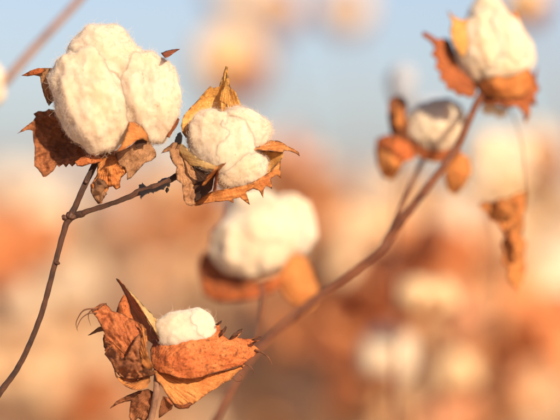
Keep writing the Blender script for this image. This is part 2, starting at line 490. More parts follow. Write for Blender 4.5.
# ------------------------------------------------------------------ hero plant with two open bolls (upper left)
Y = FOCUS
base = P(-40, 210 + CAM_H / (K * Y), Y)
pa = thing('cotton_plant', base, 'sharp cotton plant with a big round white boll and a smaller boll beside it', 'plant', 'cotton plants in focus')
stem('main_stem', pa, [(-40, 1864, Y, 9), (-62, 1300, Y, 8), (-75, 760, Y, 6.5), (-52, 520, Y, 5), (-20, 432, Y, 4.2), (-2, 396, Y, 3.8), (20, 364, Y, 3.5), (40, 318, Y, 3.4), (55, 264, Y, 3.4),
     (65, 228, Y, 3.8), (70, 217, Y, 4.8), (75, 207, Y, 3.8), (83, 189, Y, 3.8), (93, 168, Y + .004, 3.9), (101, 152, Y + .010, 4.5), (106, 140, Y + .016, 5)], M['stem'], 12, 0.13, 1)
stem('side_branch', pa, [(68, 220, Y, 2.5), (74, 216, Y, 4.0), (82, 213.5, Y - .001, 4.3), (87, 211.5, Y - .002, 3.3), (110, 204, Y - .003, 3.1), (130, 196.5, Y - .003, 3.3), (139, 192, Y - .003, 4.6), (146, 190, Y - .003, 3.6),
     (153, 188, Y - .003, 4.6), (160, 185, Y - .003, 3.5), (168, 181, Y - .002, 3.6), (178, 176, Y + .002, 4.2), (194, 171, Y + .01, 5)], M['stem'], 12, 0.22, 2)
for i, (x, y, w, h) in enumerate([(71, 216, 5.4, 4.6), (64.5, 217.5, 3.2, 3.0), (57.5, 263, 2.6, 1.8), (86, 182, 2.6, 2.0), (101, 206, 2.4, 1.8)]):
    lock(pa, x, y, -0.8 if i == 0 else -1.5, w, h, w, 20, M['stem'], Y, 40 + i, 4, 1.6, name='node')
patch('scar_scale', pa, [(139, 186), (143, 182), (147, 187), (155, 184), (163, 179), (169, 177), (170, 182), (169, 187), (166, 186), (163, 190), (157, 191), (153, 194), (150, 192), (145, 195), (141, 199), (139, 193)],
      [(139, 190, -3), (155, 187, -4.5), (170, 182, -2)], M['char'], Y, wrinkle=1.1, crumple=0.5, jitter=1.0)
patch('scar_scale', pa, [(166, 188), (168, 187), (169, 190), (167, 193), (165, 191)], [(166, 188, -2), (168, 192, -2), (169, 190, -3)], M['char'], Y, wrinkle=0.3)

b1 = part_empty('open_boll', P(110, 100, Y), pa); b1['label'] = 'large fluffy white cotton boll, fully open'
lock(b1, 91, 99, -5, 38, 55, 36, -17, M['lint'], Y, 1, 6, 1.0, fuzz=14000)
lock(b1, 128, 84, 8, 26, 38, 34, -20, M['lint'], Y, 7, 6, 0.7, fuzz=3000)
lock(b1, 105, 61, 2, 38, 36, 35, 40, M['lint_clean'], Y, 2, 6, 0.9, fuzz=11000)
lock(b1, 149, 97, 0, 32, 48, 34, -4, M['lint_clean'], Y, 3, 6, 0.85, fuzz=11000)
lock(b1, 118, 97, 27, 36, 46, 32, 5, M['lint'], Y, 4, 5, 1.0)
# carpels and bracts of that boll
patch('carpel', b1, [(129, 120), (133, 119), (138, 123), (143, 128), (148, 135), (149, 142), (143, 139), (137, 140), (130, 146), (122, 151), (114, 153), (120, 147), (125, 138), (128, 129)],
      [(129, 121, -10), (140, 127, -15), (149, 140, -16), (124, 149, -24), (115, 152, -24), (126, 138, -23), (134, 134, -19)], M['amber'], Y, base=(149, 140), wrinkle=0.4, vein=0.0)
patch('carpel', b1, [(21.5, 75.5), (30, 71.5), (40, 68.5), (47, 68), (56, 68), (57, 85), (54, 100), (49, 106), (44, 96), (41, 84), (40, 76.5), (34, 75), (28, 76)],
      [(22, 75, 4), (40, 71, -2), (55, 70, 10), (47, 85, 4), (56, 98, 12), (48, 105, 9), (41, 80, 2)], M['taupe'], Y, base=(52, 105), wrinkle=0.5, vein=0.2)
patch('carpel_tip', b1, [(21.5, 75.5), (30, 71), (38, 68), (44, 68), (46, 71), (41, 73.5), (36, 74.5), (28, 76.5)], [(22, 75, 3), (38, 70, -3.4), (45, 70, -4), (38, 75, -3)], M['orange'], Y, base=(46, 70), wrinkle=0.3)
patch('bract', b1, [(17, 134), (25, 127), (33, 121), (36, 116.5), (33.5, 114), (38, 111), (45, 111.5), (49, 109), (54, 110), (64, 118), (80, 130), (92, 146), (98, 154), (88, 156), (82, 160), (76, 163), (72, 166.5), (69, 163.5), (66, 167.5), (63, 164), (59, 167),
      (57, 165), (53, 171), (46, 176.5), (43, 177), (41, 173), (37, 168), (34.5, 166), (34.5, 158), (35, 147), (33, 140), (33, 131), (28, 129.5), (22, 131.5)],
      [(17, 134, 10), (36, 118, 12), (50, 112, 14), (75, 135, 17), (94, 152, 10), (70, 164, 6), (44, 176, 3), (34, 150, 8), (55, 145, 16), (50, 165, 7)], M['russet'], Y, base=(98, 152), wrinkle=2.2, crumple=0.7, vein=0.12)
patch('bract', b1, [(75, 162), (80, 158), (86, 154.5), (94, 152), (101, 155), (103, 159), (100, 162), (95, 163.5), (89, 164), (82, 166.5), (77, 166)],
      [(76, 163, -4), (95, 153, 0), (102, 160, -3), (88, 160, -7), (85, 166, -5)], M['orange'], Y, base=(102, 157), wrinkle=0.8, vein=0.4)
patch('bract', b1, [(100, 154), (106, 150), (117, 151), (119, 160), (120, 166), (127, 167.5), (128, 171), (124, 175), (121, 178), (120, 183), (120.5, 187), (116, 189.5), (113, 186), (109, 187), (107, 192), (104, 196), (102, 203), (98, 204), (94, 198), (91, 192),
      (90.5, 185), (94, 180), (97, 174), (97.5, 164), (97, 160)],
      [(106, 151, 2), (117, 152, 0), (126, 170, -7), (112, 170, -9), (100, 182, -8), (99, 202, -4), (118, 187, -5), (92, 188, -4), (98, 162, -3)], M['amber'], Y, base=(109, 152), wrinkle=1.5, crumple=1.0, vein=0.6)
patch('bract_fold', b1, [(92, 184), (98, 178), (105, 181), (108, 186), (104, 190), (107, 194), (103, 199), (100, 203), (95, 200), (91, 192)], [(92, 186, -7), (105, 182, -12), (107, 193, -10), (97, 201, -7), (99, 190, -11)], M['taupe'], Y, base=(104, 180), wrinkle=1.2, crumple=0.8)
patch('carpel', b1, [(115, 153), (122, 150), (131, 146), (138, 139), (143, 132), (147, 136), (151, 144), (156, 152), (156, 157), (151, 161), (145, 163), (140, 168), (136, 173), (131, 178), (127, 180), (127, 173), (125, 168), (119, 166)],
      [(116, 155, -4), (143, 134, -12), (155, 154, -4), (138, 157, -10), (128, 178, -6), (120, 165, -7)], M['taupe'], Y, base=(150, 138), wrinkle=0.9, vein=0.35)
patch('carpel_mouth_shade', b1, [(135, 143), (140, 137), (145, 134.5), (147.5, 139), (147, 144), (142, 146), (136, 148)], [(136, 144, -14), (146, 136, -15), (146, 144, -14.5), (140, 142, -14)], M['shade_umber'], Y, wrinkle=0.2)  # dark patch painting the shade in the carpel's opening
patch('carpel_tip', b1, [(161, 53), (167, 51), (173, 49.5), (180, 49), (174, 52.5), (169, 56.5), (165, 58)], [(162, 55, 2), (170, 53, 0), (180, 49, 5)], M['orange'], Y, wrinkle=0.2)
patch('carpel_tip', b1, [(166, 136), (168, 129), (173, 121), (177, 116.5), (179.5, 119.5), (178, 124), (173, 131), (169, 138)], [(167, 134, -4), (177, 118, -1), (172, 128, -6)], M['orange'], Y, wrinkle=0.4)

b2 = part_empty('open_boll', P(225, 150, Y), pa); b2['label'] = 'pointed cotton boll cupped in golden star-shaped husk'
lock(b2, 214, 142, -2, 27, 33, 25, -12, M['lint'], Y, 11, 6, 0.85, fuzz=7000)
lock(b2, 246, 129, 2, 26, 19, 21, 27, M['lint'], Y, 12, 6, 0.7, fuzz=5000, boxy=0.3)
lock(b2, 230, 147, -4, 26, 34, 21, 8, M['lint'], Y, 15, 6, 0.8, fuzz=4000)
lock(b2, 243, 170, -3, 27, 21, 20, -24, M['lint'], Y, 13, 6, 0.8, fuzz=6000)
lock(b2, 226, 145, 14, 34, 36, 20, 0, M['lint'], Y, 14, 5, 0.8)
patch('carpel', b2, [(186, 138), (182, 132), (181, 125), (184, 115), (190, 108), (197, 101), (205, 91.5), (210, 86), (213, 88), (219, 87), (222, 79), (224, 74), (225.5, 66), (227.5, 67), (228.5, 78), (230, 87), (236, 92), (238, 98), (241, 105), (239, 108), (234, 107),
      (233, 116), (240, 125), (225, 128), (208, 128), (194, 135)],
      [(184, 132, 4), (184, 115, 7), (205, 92, 9), (226, 66, 5), (238, 100, 8), (234, 116, 4), (210, 108, 14), (225, 100, 13), (210, 126, 12), (195, 122, 10), (226, 85, 8)], M['gold'], Y, base=(226, 68), wrinkle=0.7, vein=0.3)
patch('carpel_rib', b2, [(224, 86), (226.5, 72), (229, 84), (231, 96), (233, 115), (230, 113), (226, 105), (219, 100), (221, 92)], [(226, 74, 3.5), (229, 90, 4), (232, 114, 0), (222, 98, 5)], M['gold'], Y, base=(226, 72), wrinkle=0.5, vein=0)
patch('bract_tooth', b2, [(218, 90), (221, 80), (223, 75), (225, 68), (226, 80), (227, 90)], [(218, 90, 12), (225, 68, 14), (227, 90, 12)], M['rust'], Y, wrinkle=0.3)
patch('carpel', b2, [(236, 149), (246, 147), (258, 147), (263, 142), (271, 140.5), (279, 141), (284, 143.5), (287, 146), (293, 149), (299, 152.5), (299.5, 156), (296, 153.5), (290, 151), (285, 150.5), (283, 152.5), (272, 150.5), (256, 150), (242, 150)],
      [(238, 149, -9), (262, 148, -7), (270, 141, 2), (285, 147, -3), (299, 154, 1), (275, 150, -6)], M['amber'], Y, base=(238, 149), wrinkle=0.35, vein=0.3)
patch('carpel', b2, [(256, 150), (272, 151), (283, 152), (283, 157), (279, 162), (273, 168), (266, 176), (259, 182), (252, 185), (246, 186), (252, 178), (258, 168), (262, 160), (256, 155)],
      [(258, 151, 0), (283, 153, -4), (279, 162, -5), (262, 179, -9), (248, 185, -9), (265, 163, 3)], M['gold'], Y, base=(285, 152), wrinkle=0.6, vein=0.3)
patch('bract', b2, [(192, 204), (199, 199), (208, 193), (215, 191), (226, 189), (237, 186.5), (247, 185), (255, 181), (262, 177), (270, 172), (277, 165), (281, 160), (280, 168), (281.5, 179), (276, 174.5), (271, 179), (272, 188.5), (266, 185.5), (263.5, 190), (263, 198), (259, 190.5), (253, 188.5), (246, 192),
      (250, 205), (245, 201.5), (240, 197.5), (233, 199), (233.5, 203), (228, 200.5), (222, 201.5), (213, 202), (204, 204), (196, 206)],
      [(194, 204, -4), (215, 192, -8), (250, 184, -11), (278, 165, -8), (280, 178, -4), (262, 190, -7), (249, 203, -4), (225, 197, -11), (210, 202, -7)], M['amber'], Y, base=(185, 205), wrinkle=0.9, vein=0.5)
patch('bract', b2, [(161, 153.5), (165, 148.5), (169, 146), (173, 142.5), (178, 143), (184, 148), (190, 158), (192, 166), (196, 174), (198, 184), (197, 192), (195, 198), (196, 203), (192, 206), (187, 205), (184, 200), (183, 192), (182, 184), (177, 180), (175.5, 173), (177, 167), (173, 163), (171, 157), (169, 151), (165, 152)],
      [(162, 153, -9), (174, 144, -8), (186, 155, -5), (194, 172, -4), (190, 203, -9), (180, 180, -11), (190, 188, -7), (172, 155, -10)], M['taupe'], Y, base=(178, 145), wrinkle=1.5, crumple=0.9, vein=0.4)
patch('carpel_mouth_shade', b2, [(177, 152), (186, 160), (196, 164), (206, 166), (218, 168), (214, 178), (212, 189), (206, 195), (196, 201), (193, 196), (193, 184), (190, 174), (184, 164)],
      [(178, 154, -1), (205, 168, -4), (217, 172, -10), (208, 192, -11), (196, 199, -8), (200, 180, -3), (190, 172, -2)], M['shade_umber'], Y, wrinkle=0.9)  # set-back recess, its shade put into the dark colour
patch('carpel', b2, [(176, 144), (181, 143), (186, 147), (191, 153), (198, 158), (206, 162), (214, 165), (222, 166), (216, 170), (208, 169.5), (199, 166.5), (191, 166), (185, 160), (180, 153)],
      [(178, 145, -5), (190, 153, -13), (206, 163, -19), (221, 166, -20), (200, 167, -17), (184, 159, -9)], M['straw'], Y, base=(222, 167), wrinkle=0.5, vein=0.2)
patch('carpel_edge', b2, [(226, 163), (220, 164.5), (213, 170), (207, 177), (201.5, 186), (205, 186), (211, 180), (216, 173), (221, 168.5)], [(225, 163, -18), (212, 173, -19), (202, 186, -13)], M['amber'], Y, wrinkle=0.3)
patch('carpel_edge', b2, [(217, 170), (219, 170), (217.5, 180), (216, 191), (213, 191), (214.5, 181)], [(218, 170, -18), (216, 182, -18), (214, 190, -13)], M['orange'], Y, wrinkle=0.2)
patch('dried_stigma', b2, [(175, 143), (175.5, 137), (178, 133.5), (181, 132), (182.5, 136), (181.5, 142), (178, 144.5)], [(175, 143, -2), (181, 132, -2), (179, 138, -4.5)], M['char'], Y, wrinkle=0.8, crumple=0.4, jitter=0.8)
patch('dried_stigma', b2, [(170, 156), (173, 153), (177, 158), (179, 164), (176, 166), (172, 161)], [(171, 156, -3), (178, 164, -4), (175, 158, -5)], M['brown'], Y, wrinkle=0.6, crumple=0.3)

settle(b1, 0.0034)
settle(b2, 0.0036)
# ------------------------------------------------------------------ hero plant with one half closed boll (bottom)
base = P(165, 1864, Y)
pb = thing('cotton_plant', base, 'sharp cotton plant whose half closed boll peeks out of crumpled orange bracts', 'plant', 'cotton plants in focus')
stem('main_stem', pb, [(165, 1864, Y, 8), (180, 1300, Y, 7), (165, 760, Y, 6), (148, 500, Y, 4.6), (150, 430, Y - .006, 4.2), (153, 412, Y - .008, 4.1), (156, 395, Y - .010, 4.0), (157, 382, Y - .008, 4.2), (158, 370, Y + .002, 5), (162, 350, Y + .012, 5)], M['stem_pale'], 12, 0.16, 5)
b3 = part_empty('half_open_boll', P(165, 350, Y), pb)
lock(b3, 184, 334, 0, 29, 24, 21, 14, M['lint_clean'], Y, 21, 6, 0.55, fuzz=1800)
lock(b3, 198, 328, 0, 18, 20, 18, 12, M['lint_clean'], Y, 22, 6, 0.6, fuzz=900)
settle(b3, 0.0035)
# right front bract, upper lobe
patch('bract', b3, [(151, 360), (150.5, 350), (153.5, 342), (160, 336), (168, 331), (178, 327), (186, 324.5), (187.5, 320.5), (189.5, 325), (197, 325), (205, 322.5), (208.5, 320.5), (209, 324), (215, 324), (221, 321), (220, 325), (221, 331), (225, 327), (226.5, 327.5), (224, 336), (229, 339), (234, 334), (241, 329),
      (242.5, 331), (237, 338), (244, 338.5), (252, 339), (257.5, 336.5), (261, 337), (259.5, 340.5), (253, 344), (257, 348), (261, 351), (256, 354), (250, 359), (243, 364.5), (233, 368), (222, 371), (212, 373), (202, 377), (190, 379), (178, 378), (168, 374), (160, 373), (153, 368)],
      [(152, 350, 0), (160, 337, 2), (187, 323, 4), (222, 323, 4), (242, 331, 3), (260, 339, 2), (255, 354, 0), (222, 370, -8), (190, 378, -13), (156, 371, -8), (185, 350, -14), (215, 348, -11), (240, 348, -6), (165, 355, -10)], M['orange'], Y, base=(152, 372), wrinkle=1.1, crumple=0.25, vein=0.3, step=1.0,
      hooks=[[(255, 350, -1, 1.2), (262, 352.5, -2, 1.1), (268, 357, -3, 0.75), (271, 362, -2, 0.5), (272.5, 366.5, 0, 0.15)], [(243, 363, -4, 1.0), (249, 366, -6, 0.8), (253, 370, -6, 0.55), (254, 374.5, -4, 0.15)]])
for q in ([(219, 338), (222, 331), (225.5, 326), (227, 327.5), (225.5, 331), (222, 335.5)], [(229.5, 339), (233, 334), (238, 330.5), (242.5, 328.5), (242, 332), (237, 335)], [(251, 340), (255, 338), (259, 336.5), (261.5, 337), (259, 340), (255, 341)], [(215, 325), (219, 322), (222, 320.5), (221, 323), (218, 325.5)]):
    patch('bract_tooth', b3, q, [(q[0][0], q[0][1], -6), (q[2][0], q[2][1], -4), (q[-1][0], q[-1][1], -8), (q[1][0], q[1][1], -8)], M['brown'], Y, wrinkle=0.2, step=0.9, vein=0, jitter=0.1)
patch('bract', b3, [(153, 370), (164, 372), (175, 376), (190, 378), (203, 376), (215, 373), (232, 369), (246, 364), (240, 371), (235, 375), (231, 380), (222, 384), (215, 389), (208, 393), (203, 397), (197, 401), (192, 405), (186, 407), (178, 406.5), (173, 403), (168, 396), (163, 388), (157, 380)],
      [(156, 374, -8), (175, 377, -4), (205, 376, -3), (244, 365, 0), (230, 380, -4), (200, 399, -9), (178, 406, -9), (166, 394, -12), (190, 390, -9)], M['amber'], Y, base=(153, 372), wrinkle=0.8, vein=0.7, step=1.2, curl=-1.0,
      hooks=[[(232, 377, -4, 0.4), (236, 381, -5, 0.45), (241, 381, -6, 0.4), (243, 377, -6, 0.35), (239, 374, -5, 0.25)]])
patch('bract_fold', b3, [(173, 403), (178, 404.5), (184, 405), (190, 402), (193, 403.5), (188, 408), (180, 409), (175, 407)], [(173, 403, -10), (184, 405, -13), (193, 403, -9), (180, 409, -10)], M['rust'], Y, wrinkle=0.6)
# pointed back bract, folded along a ridge: rust and straw colours paint in its shaded and sunlit faces
patch('bract', b3, [(116, 278.5), (118.5, 279), (123, 284), (129, 292), (134, 298), (140, 307), (147, 318), (153, 328), (159, 340), (156, 346), (148, 340), (140, 331), (134, 322), (130, 311), (127, 299), (122, 288)],
      [(117, 279, 4), (130, 295, -1), (145, 317, -4), (158, 341, -3), (148, 338, 9), (132, 315, 10), (124, 291, 7)], M['rust'], Y, base=(152, 345), wrinkle=0.4, vein=0.3)
patch('bract_lit_face', b3, [(122, 283), (130, 291), (136, 297), (143, 305), (151, 313), (157, 320), (161, 326), (160, 338), (153, 330), (146, 319), (139, 307), (131, 295)],
      [(123, 284, 1.5), (136, 303, -1.5), (147, 320, -4.5), (159, 338, -5), (150, 312, 4), (160, 325, 3)], M['straw'], Y, base=(160, 338), wrinkle=0.4, vein=0.2)
patch('bract', b3, [(116, 314), (118, 306), (121, 299), (124, 294.5), (127.5, 298), (129.5, 306), (131, 314), (134, 320), (126, 326)], [(117, 312, 4), (124, 296, 3), (130, 310, 1), (126, 324, -3), (123, 308, -1)], M['orange'], Y, base=(127, 326), wrinkle=0.7)
# left crumpled bract
patch('bract', b3, [(91, 310), (96, 307), (101, 303.5), (105, 303.5), (109, 307), (112, 311), (117, 312.5), (122, 313), (128, 317), (134, 320), (139, 323), (143, 328), (145, 336), (145, 345), (146, 355), (149, 364), (150, 371), (141, 376), (132, 379), (123, 376), (117, 371), (113, 366), (111, 359), (107, 354), (104.5, 350), (107, 347), (104, 340), (105, 334), (101, 326), (97, 318), (93, 313)],
      [(92, 310, -7), (104, 304, -3), (118, 313, -3), (139, 324, -6), (145, 345, -9), (148, 368, -9), (130, 378, -5), (108, 352, -4), (100, 325, -7), (118, 335, -10), (130, 345, -10), (122, 362, -7)], M['rust'], Y, base=(146, 374), wrinkle=1.4, crumple=0.4, vein=1.1, step=1.2,
      hooks=[[(97, 309, -6, 1.0), (89, 309, -8, 0.8), (83, 311, -9, 0.7), (78.5, 317, -9, 0.5), (76, 324, -8, 0.4), (78, 331.5, -6, 0.12)], [(97, 313, -6, 0.9), (89, 313.5, -9, 0.6), (82, 318, -10, 0.45), (78, 325, -9, 0.35), (76.5, 330, -8, 0.12)],
             [(95, 310, -6, 0.7), (89.5, 312, -10, 0.6), (88.5, 318, -10, 0.4), (91, 326, -9, 0.12)], [(106, 304, 0, 1.0), (102, 305, -4, 1.1), (98, 309, -6, 0.7)]])
patch('bract_tooth', b3, [(88, 335.5), (94, 331), (98, 327.5), (103, 326.5), (104, 331), (98, 332)], [(88, 335, 4), (98, 330, 1), (104, 329, 3)], M['brown'], Y, wrinkle=0.3)
patch('bract_tooth', b3, [(103, 338), (106, 333), (108, 345), (112, 355), (118, 366), (122, 376), (116, 372), (112, 362), (108, 357), (106, 353), (107.5, 352), (104, 347)], [(104, 338, 1), (112, 356, -3), (120, 374, -4), (106, 353, 1)], M['brown'], Y, wrinkle=0.6, crumple=0.4)
patch('bract_fold', b3, [(137, 322), (142, 324), (146, 329), (147, 338), (146.5, 347), (149, 357), (153, 366), (152, 371), (146, 370), (141, 364), (139, 354), (139.5, 343), (142, 334), (141, 329)],
      [(139, 323, -9), (146, 335, -14), (140, 350, -13), (147, 352, -18), (150, 368, -15), (143, 366, -14)], M['amber'], Y, base=(150, 371), wrinkle=0.8, crumple=0.4, vein=0.3)
patch('bract_fold', b3, [(103.5, 334), (108, 340), (113, 348), (118, 354), (123, 359), (128, 354), (131, 346), (135, 338), (140, 333), (141, 344), (139, 352), (141, 362), (146, 369), (152, 371), (147, 376), (138, 378), (128, 379), (120, 376), (115, 371), (111, 362), (107, 357), (104.5, 354), (107, 350), (104, 343)],
      [(104, 336, -6), (113, 350, -10), (123, 360, -14), (138, 336, -13), (140, 352, -16), (150, 371, -17), (130, 378, -10), (108, 356, -5), (132, 362, -14)], M['russet'], Y, base=(175, 420), wrinkle=1.6, crumple=0.8, vein=0.1, step=1.1)  # darker sheet painting shade over the bract's lower half
patch('bract_fold', b3, [(147, 371), (150, 369), (156, 373), (152, 376), (146, 377), (134, 380), (122, 378), (115, 371), (121, 372), (131, 374), (140, 371)], [(115, 371, -3), (132, 377, -9), (148, 372, -15), (155, 373, -13)], M['russet'], Y, wrinkle=0.8)
patch('bract_fold', b3, [(114, 370), (115.5, 376), (119, 381), (125, 386), (132, 389.5), (140, 390), (147, 387), (150.5, 381), (149.5, 374), (144, 377), (138, 381.5), (131, 383), (124, 382), (118, 377)],
      [(115, 371, -4), (120, 381, -8), (134, 389, -13), (149, 384, -13), (148, 376, -9), (132, 383, -9)], M['amber'], Y, base=(150, 378), wrinkle=0.5, vein=0.5)
patch('bract_fold', b3, [(118, 377), (124, 381), (132, 383), (140, 381), (148, 375), (148, 372), (138, 376), (126, 377)], [(118, 377, -3), (132, 382, -4), (148, 374, -8), (130, 377, -2)], M['orange'], Y, wrinkle=0.6)
patch('bract', b3, [(110, 408.5), (115, 402.5), (120, 399), (126, 396), (131, 394), (138, 391), (148, 389), (154, 392), (153, 405), (150, 416), (145, 422), (138, 418), (132, 424), (129, 416), (130, 406), (131, 401), (125, 401.5), (118, 404)],
      [(110, 408, -2), (130, 397, -6), (150, 391, -7), (150, 414, -7), (133, 420, -1), (141, 404, -8)], M['russet'], Y, base=(153, 390), wrinkle=1.3, crumple=0.7)
patch('bract', b3, [(159, 412), (161, 403), (163, 396.5), (168, 399), (173, 404.5), (172, 409), (166, 413), (159, 418)], [(160, 412, -9), (164, 398, -12), (172, 406, -8), (166, 408, -7)], M['russet'], Y, base=(160, 415), wrinkle=0.7)
patch('bract_fold', b3, [(163, 396), (169, 398), (174, 404), (172, 406), (167, 401)], [(163, 396, -13), (174, 405, -10), (167, 400, -12)], M['orange'], Y, wrinkle=0.2)

# ------------------------------------------------------------------ blurred plant on the right with four bolls
YC = 1.724
base = P(150, 210 + CAM_H / (K * 1.749), 1.749)
pc = thing('cotton_plant', base, 'soft-focus cotton plant with a long reddish stem slanting up to several bolls', 'plant', 'cotton plants just behind the sharp ones')
stem('main_stem', pc, [(150, 210 + CAM_H / (K * 1.716), 1.716, 10), (120, 1100, 1.716, 9), (140, 640, 1.721, 7), (190, 470, 1.721, 5.5), (218, 415, 1.721, 5.2), (252, 357, 1.721, 5.2), (300, 311, 1.716, 5.2), (340, 281, 1.712, 5.4), (380, 250, 1.706, 5.6), (388, 238, 1.706, 6.6), (405, 216, 1.701, 5.4), (430, 184, 1.697, 5.2), (455, 150, 1.697, 5.0),
     (470, 118, 1.697, 4.6), (480, 97, 1.716, 5.0), (489, 82, 1.735, 5)], M['stem_red'], 10, 0.14, 8)
stem('side_branch', pc, [(384, 243, 1.706, 3.5), (392, 228, 1.706, 4.2), (402, 205, 1.706, 3.4), (412, 182, 1.735, 3.4), (421, 164, 1.748, 3.6), (428, 150, 1.758, 4)], M['stem_red'], 8, 0.12, 9)
stem('side_branch', pc, [(253, 357, 1.721, 3), (256, 340, 1.726, 2.6), (260, 318, 1.726, 2.6), (262, 300, 1.726, 3.2), (262, 285, 1.730, 4)], M['stem_red'], 8, 0.1, 10)

YM = 1.78
m1 = part_empty('open_boll', P(262, 245, YM), pc); m1['label'] = 'soft-focus white boll in front of the slanting stem'
lock(m1, 268, 234, -8, 34, 36, 30, 0, M['lint_clean'], YM, 29, 5, 1.1)
lock(m1, 246, 246, -6, 35, 35, 32, 10, M['lint_clean'], YM, 31, 5, 1.0)
lock(m1, 254, 212, 6, 30, 26, 28, 20, M['lint_clean'], YM, 32, 5, 1.0)
lock(m1, 293, 225, 0, 23, 34, 27, -4, M['lint_clean'], YM, 33, 5, 1.0)
lock(m1, 270, 235, 18, 32, 34, 26, 0, M['lint_clean'], YM, 34, 4, 1.0)
patch('bract', m1, [(198, 268), (200, 258), (206, 252), (214, 254), (224, 264), (240, 276), (258, 282), (270, 278), (272, 286), (262, 293), (246, 296), (228, 300), (212, 296), (202, 284)], [(199, 268, 6), (208, 254, 14), (240, 276, -2), (270, 282, -16), (235, 298, -14), (206, 290, -2), (222, 282, 0)], M['rust'], YM, base=(268, 290), wrinkle=1.4, step=2.2)
patch('bract', m1, [(200, 276), (208, 280), (220, 290), (240, 291), (258, 285), (272, 278), (280, 275), (284, 283), (274, 292), (258, 298), (238, 301), (216, 302), (204, 294)], [(202, 282, -6), (240, 291, -18), (280, 278, -20), (240, 300, -16), (212, 298, -8)], M['orange'], YM, base=(270, 290), wrinkle=1.2, step=2.2)
patch('bract', m1, [(276, 280), (282, 268), (290, 256), (300, 253), (308, 260), (314, 274), (319, 290), (318, 304), (311, 311), (302, 306), (294, 304), (284, 296)], [(278, 284, -18), (296, 256, -12), (316, 280, -8), (314, 308, -6), (298, 282, -20), (290, 300, -16)], M['amber'], YM, base=(272, 288), wrinkle=1.4, step=2.2)

m2 = part_empty('open_boll', P(490, 50, YC), pc); m2['label'] = 'topmost soft-focus boll held in a toothed orange bract'
lock(m2, 473, 50, -2, 18, 28, 22, -12, M['lint'], YC, 40, 5, 1.1)
lock(m2, 500, 66, -4, 28, 18, 24, 0, M['lint'], YC, 39, 5, 1.0)
lock(m2, 484, 46, -6, 24, 35, 26, -6, M['lint'], YC, 35, 5, 1.1)
lock(m2, 505, 42, -4, 21, 34, 26, -14, M['lint'], YC, 36, 5, 1.1)
lock(m2, 487, 20, 6, 21, 24, 20, 4, M['lint_clean'], YC, 37, 5, 1.1)
lock(m2, 521, 52, 4, 15, 24, 20, -8, M['lint'], YC, 38, 5, 1.1)
patch('carpel', m2, [(447, 10), (455, 17), (462, 20), (468, 18), (470, 30), (468, 45), (464, 58), (458, 52), (452, 42), (450, 30), (452, 22)], [(447, 10, -8), (455, 30, -14), (468, 20, -10), (464, 56, -18), (468, 40, -16)], M['gold'], YC, base=(462, 58), wrinkle=0.6, step=1.724)
patch('bract', m2, [(423, 31), (430, 34), (437, 39), (443, 38), (447, 47), (452, 58), (461, 70), (470, 79), (476, 86), (476, 95), (470, 98), (463, 95), (458, 96), (453, 90), (447, 90), (445, 82), (440, 80), (440, 72), (435, 68), (437, 60), (431, 55), (435, 48), (430, 41), (422, 36)],
      [(423, 33, -14), (442, 42, -9), (450, 60, -8), (472, 84, -9), (470, 97, -14), (445, 84, -12), (434, 56, -10)], M['rust'], YC, base=(478, 96), wrinkle=0.9, step=1.6)
patch('carpel', m2, [(443, 38), (450, 40), (455, 52), (462, 62), (472, 72), (480, 80), (478, 90), (470, 82), (460, 72), (451, 60), (446, 48)], [(444, 40, 8), (455, 55, 6), (478, 85, 0), (465, 70, 4)], M['shade_umber'], YC, wrinkle=0.6, step=1.724)  # dark strip painting the lint's shadow band along the bract
patch('carpel', m2, [(474, 86), (484, 79), (496, 76), (508, 77), (520, 73), (529, 68), (534, 76), (531, 88), (524, 96), (512, 99), (496, 98), (482, 94)], [(476, 87, -6), (500, 78, -20), (530, 70, -10), (510, 98, -10), (500, 88, -19), (530, 88, -8)], M['amber'], YC, base=(500, 104), wrinkle=1.0, crumple=0.3, step=1.6, vein=0.6)
patch('carpel_tip', m2, [(511, 34), (511, 22), (512, 13), (516, 10), (520, 16), (520, 30), (516, 38)], [(512, 33, -6), (516, 12, -2), (520, 30, -2), (515, 24, -8)], M['amber'], YC, wrinkle=0.3, step=1.724)
patch('bract', m2, [(478, 94), (496, 97), (514, 99), (526, 94), (531, 86), (534, 74), (538, 66), (536, 80), (540, 90), (535, 94), (537, 106), (531, 104), (530, 115), (525, 124), (523, 112), (516, 106), (508, 108), (498, 104), (488, 106), (480, 102)], [(480, 98, -6), (510, 102, -9), (534, 75, -4), (530, 100, -4), (525, 122, 0), (495, 104, -9)], M['rust'], YC, base=(490, 98), wrinkle=1.2, crumple=0.5, step=1.7)

YG = 1.749
m3 = part_empty('open_boll', P(435, 125, YG), pc); m3['label'] = 'soft-focus small cream boll cupped in orange bracts, low between the stems'
lock(m3, 438, 125, -2, 25, 25, 24, 0, M['lint'], YG, 48, 5, 1.1)
lock(m3, 426, 129, 0, 22, 24, 24, -14, M['lint'], YG, 41, 5, 1.1)
lock(m3, 448, 124, 2, 19, 23, 22, 10, M['lint'], YG, 42, 5, 1.1)
lock(m3, 440, 142, 0, 12, 12, 12, 0, M['lint'], YG, 45, 4, 1.0)
patch('carpel', m3, [(388, 100), (396, 95), (404, 97), (408, 105), (406, 116), (412, 128), (420, 138), (412, 142), (400, 140), (391, 134), (388, 118)], [(390, 102, 2), (402, 98, 6), (398, 120, -6), (415, 138, -8), (391, 130, 0)], M['russet'], YG, wrinkle=0.8, step=1.724)
patch('carpel_lip', m3, [(394, 108), (400, 106), (404, 114), (404, 124), (399, 130), (395, 122)], [(395, 110, -9), (402, 110, -9), (400, 128, -10), (398, 118, -11)], M['amber'], YG, wrinkle=0.3, step=1.724)
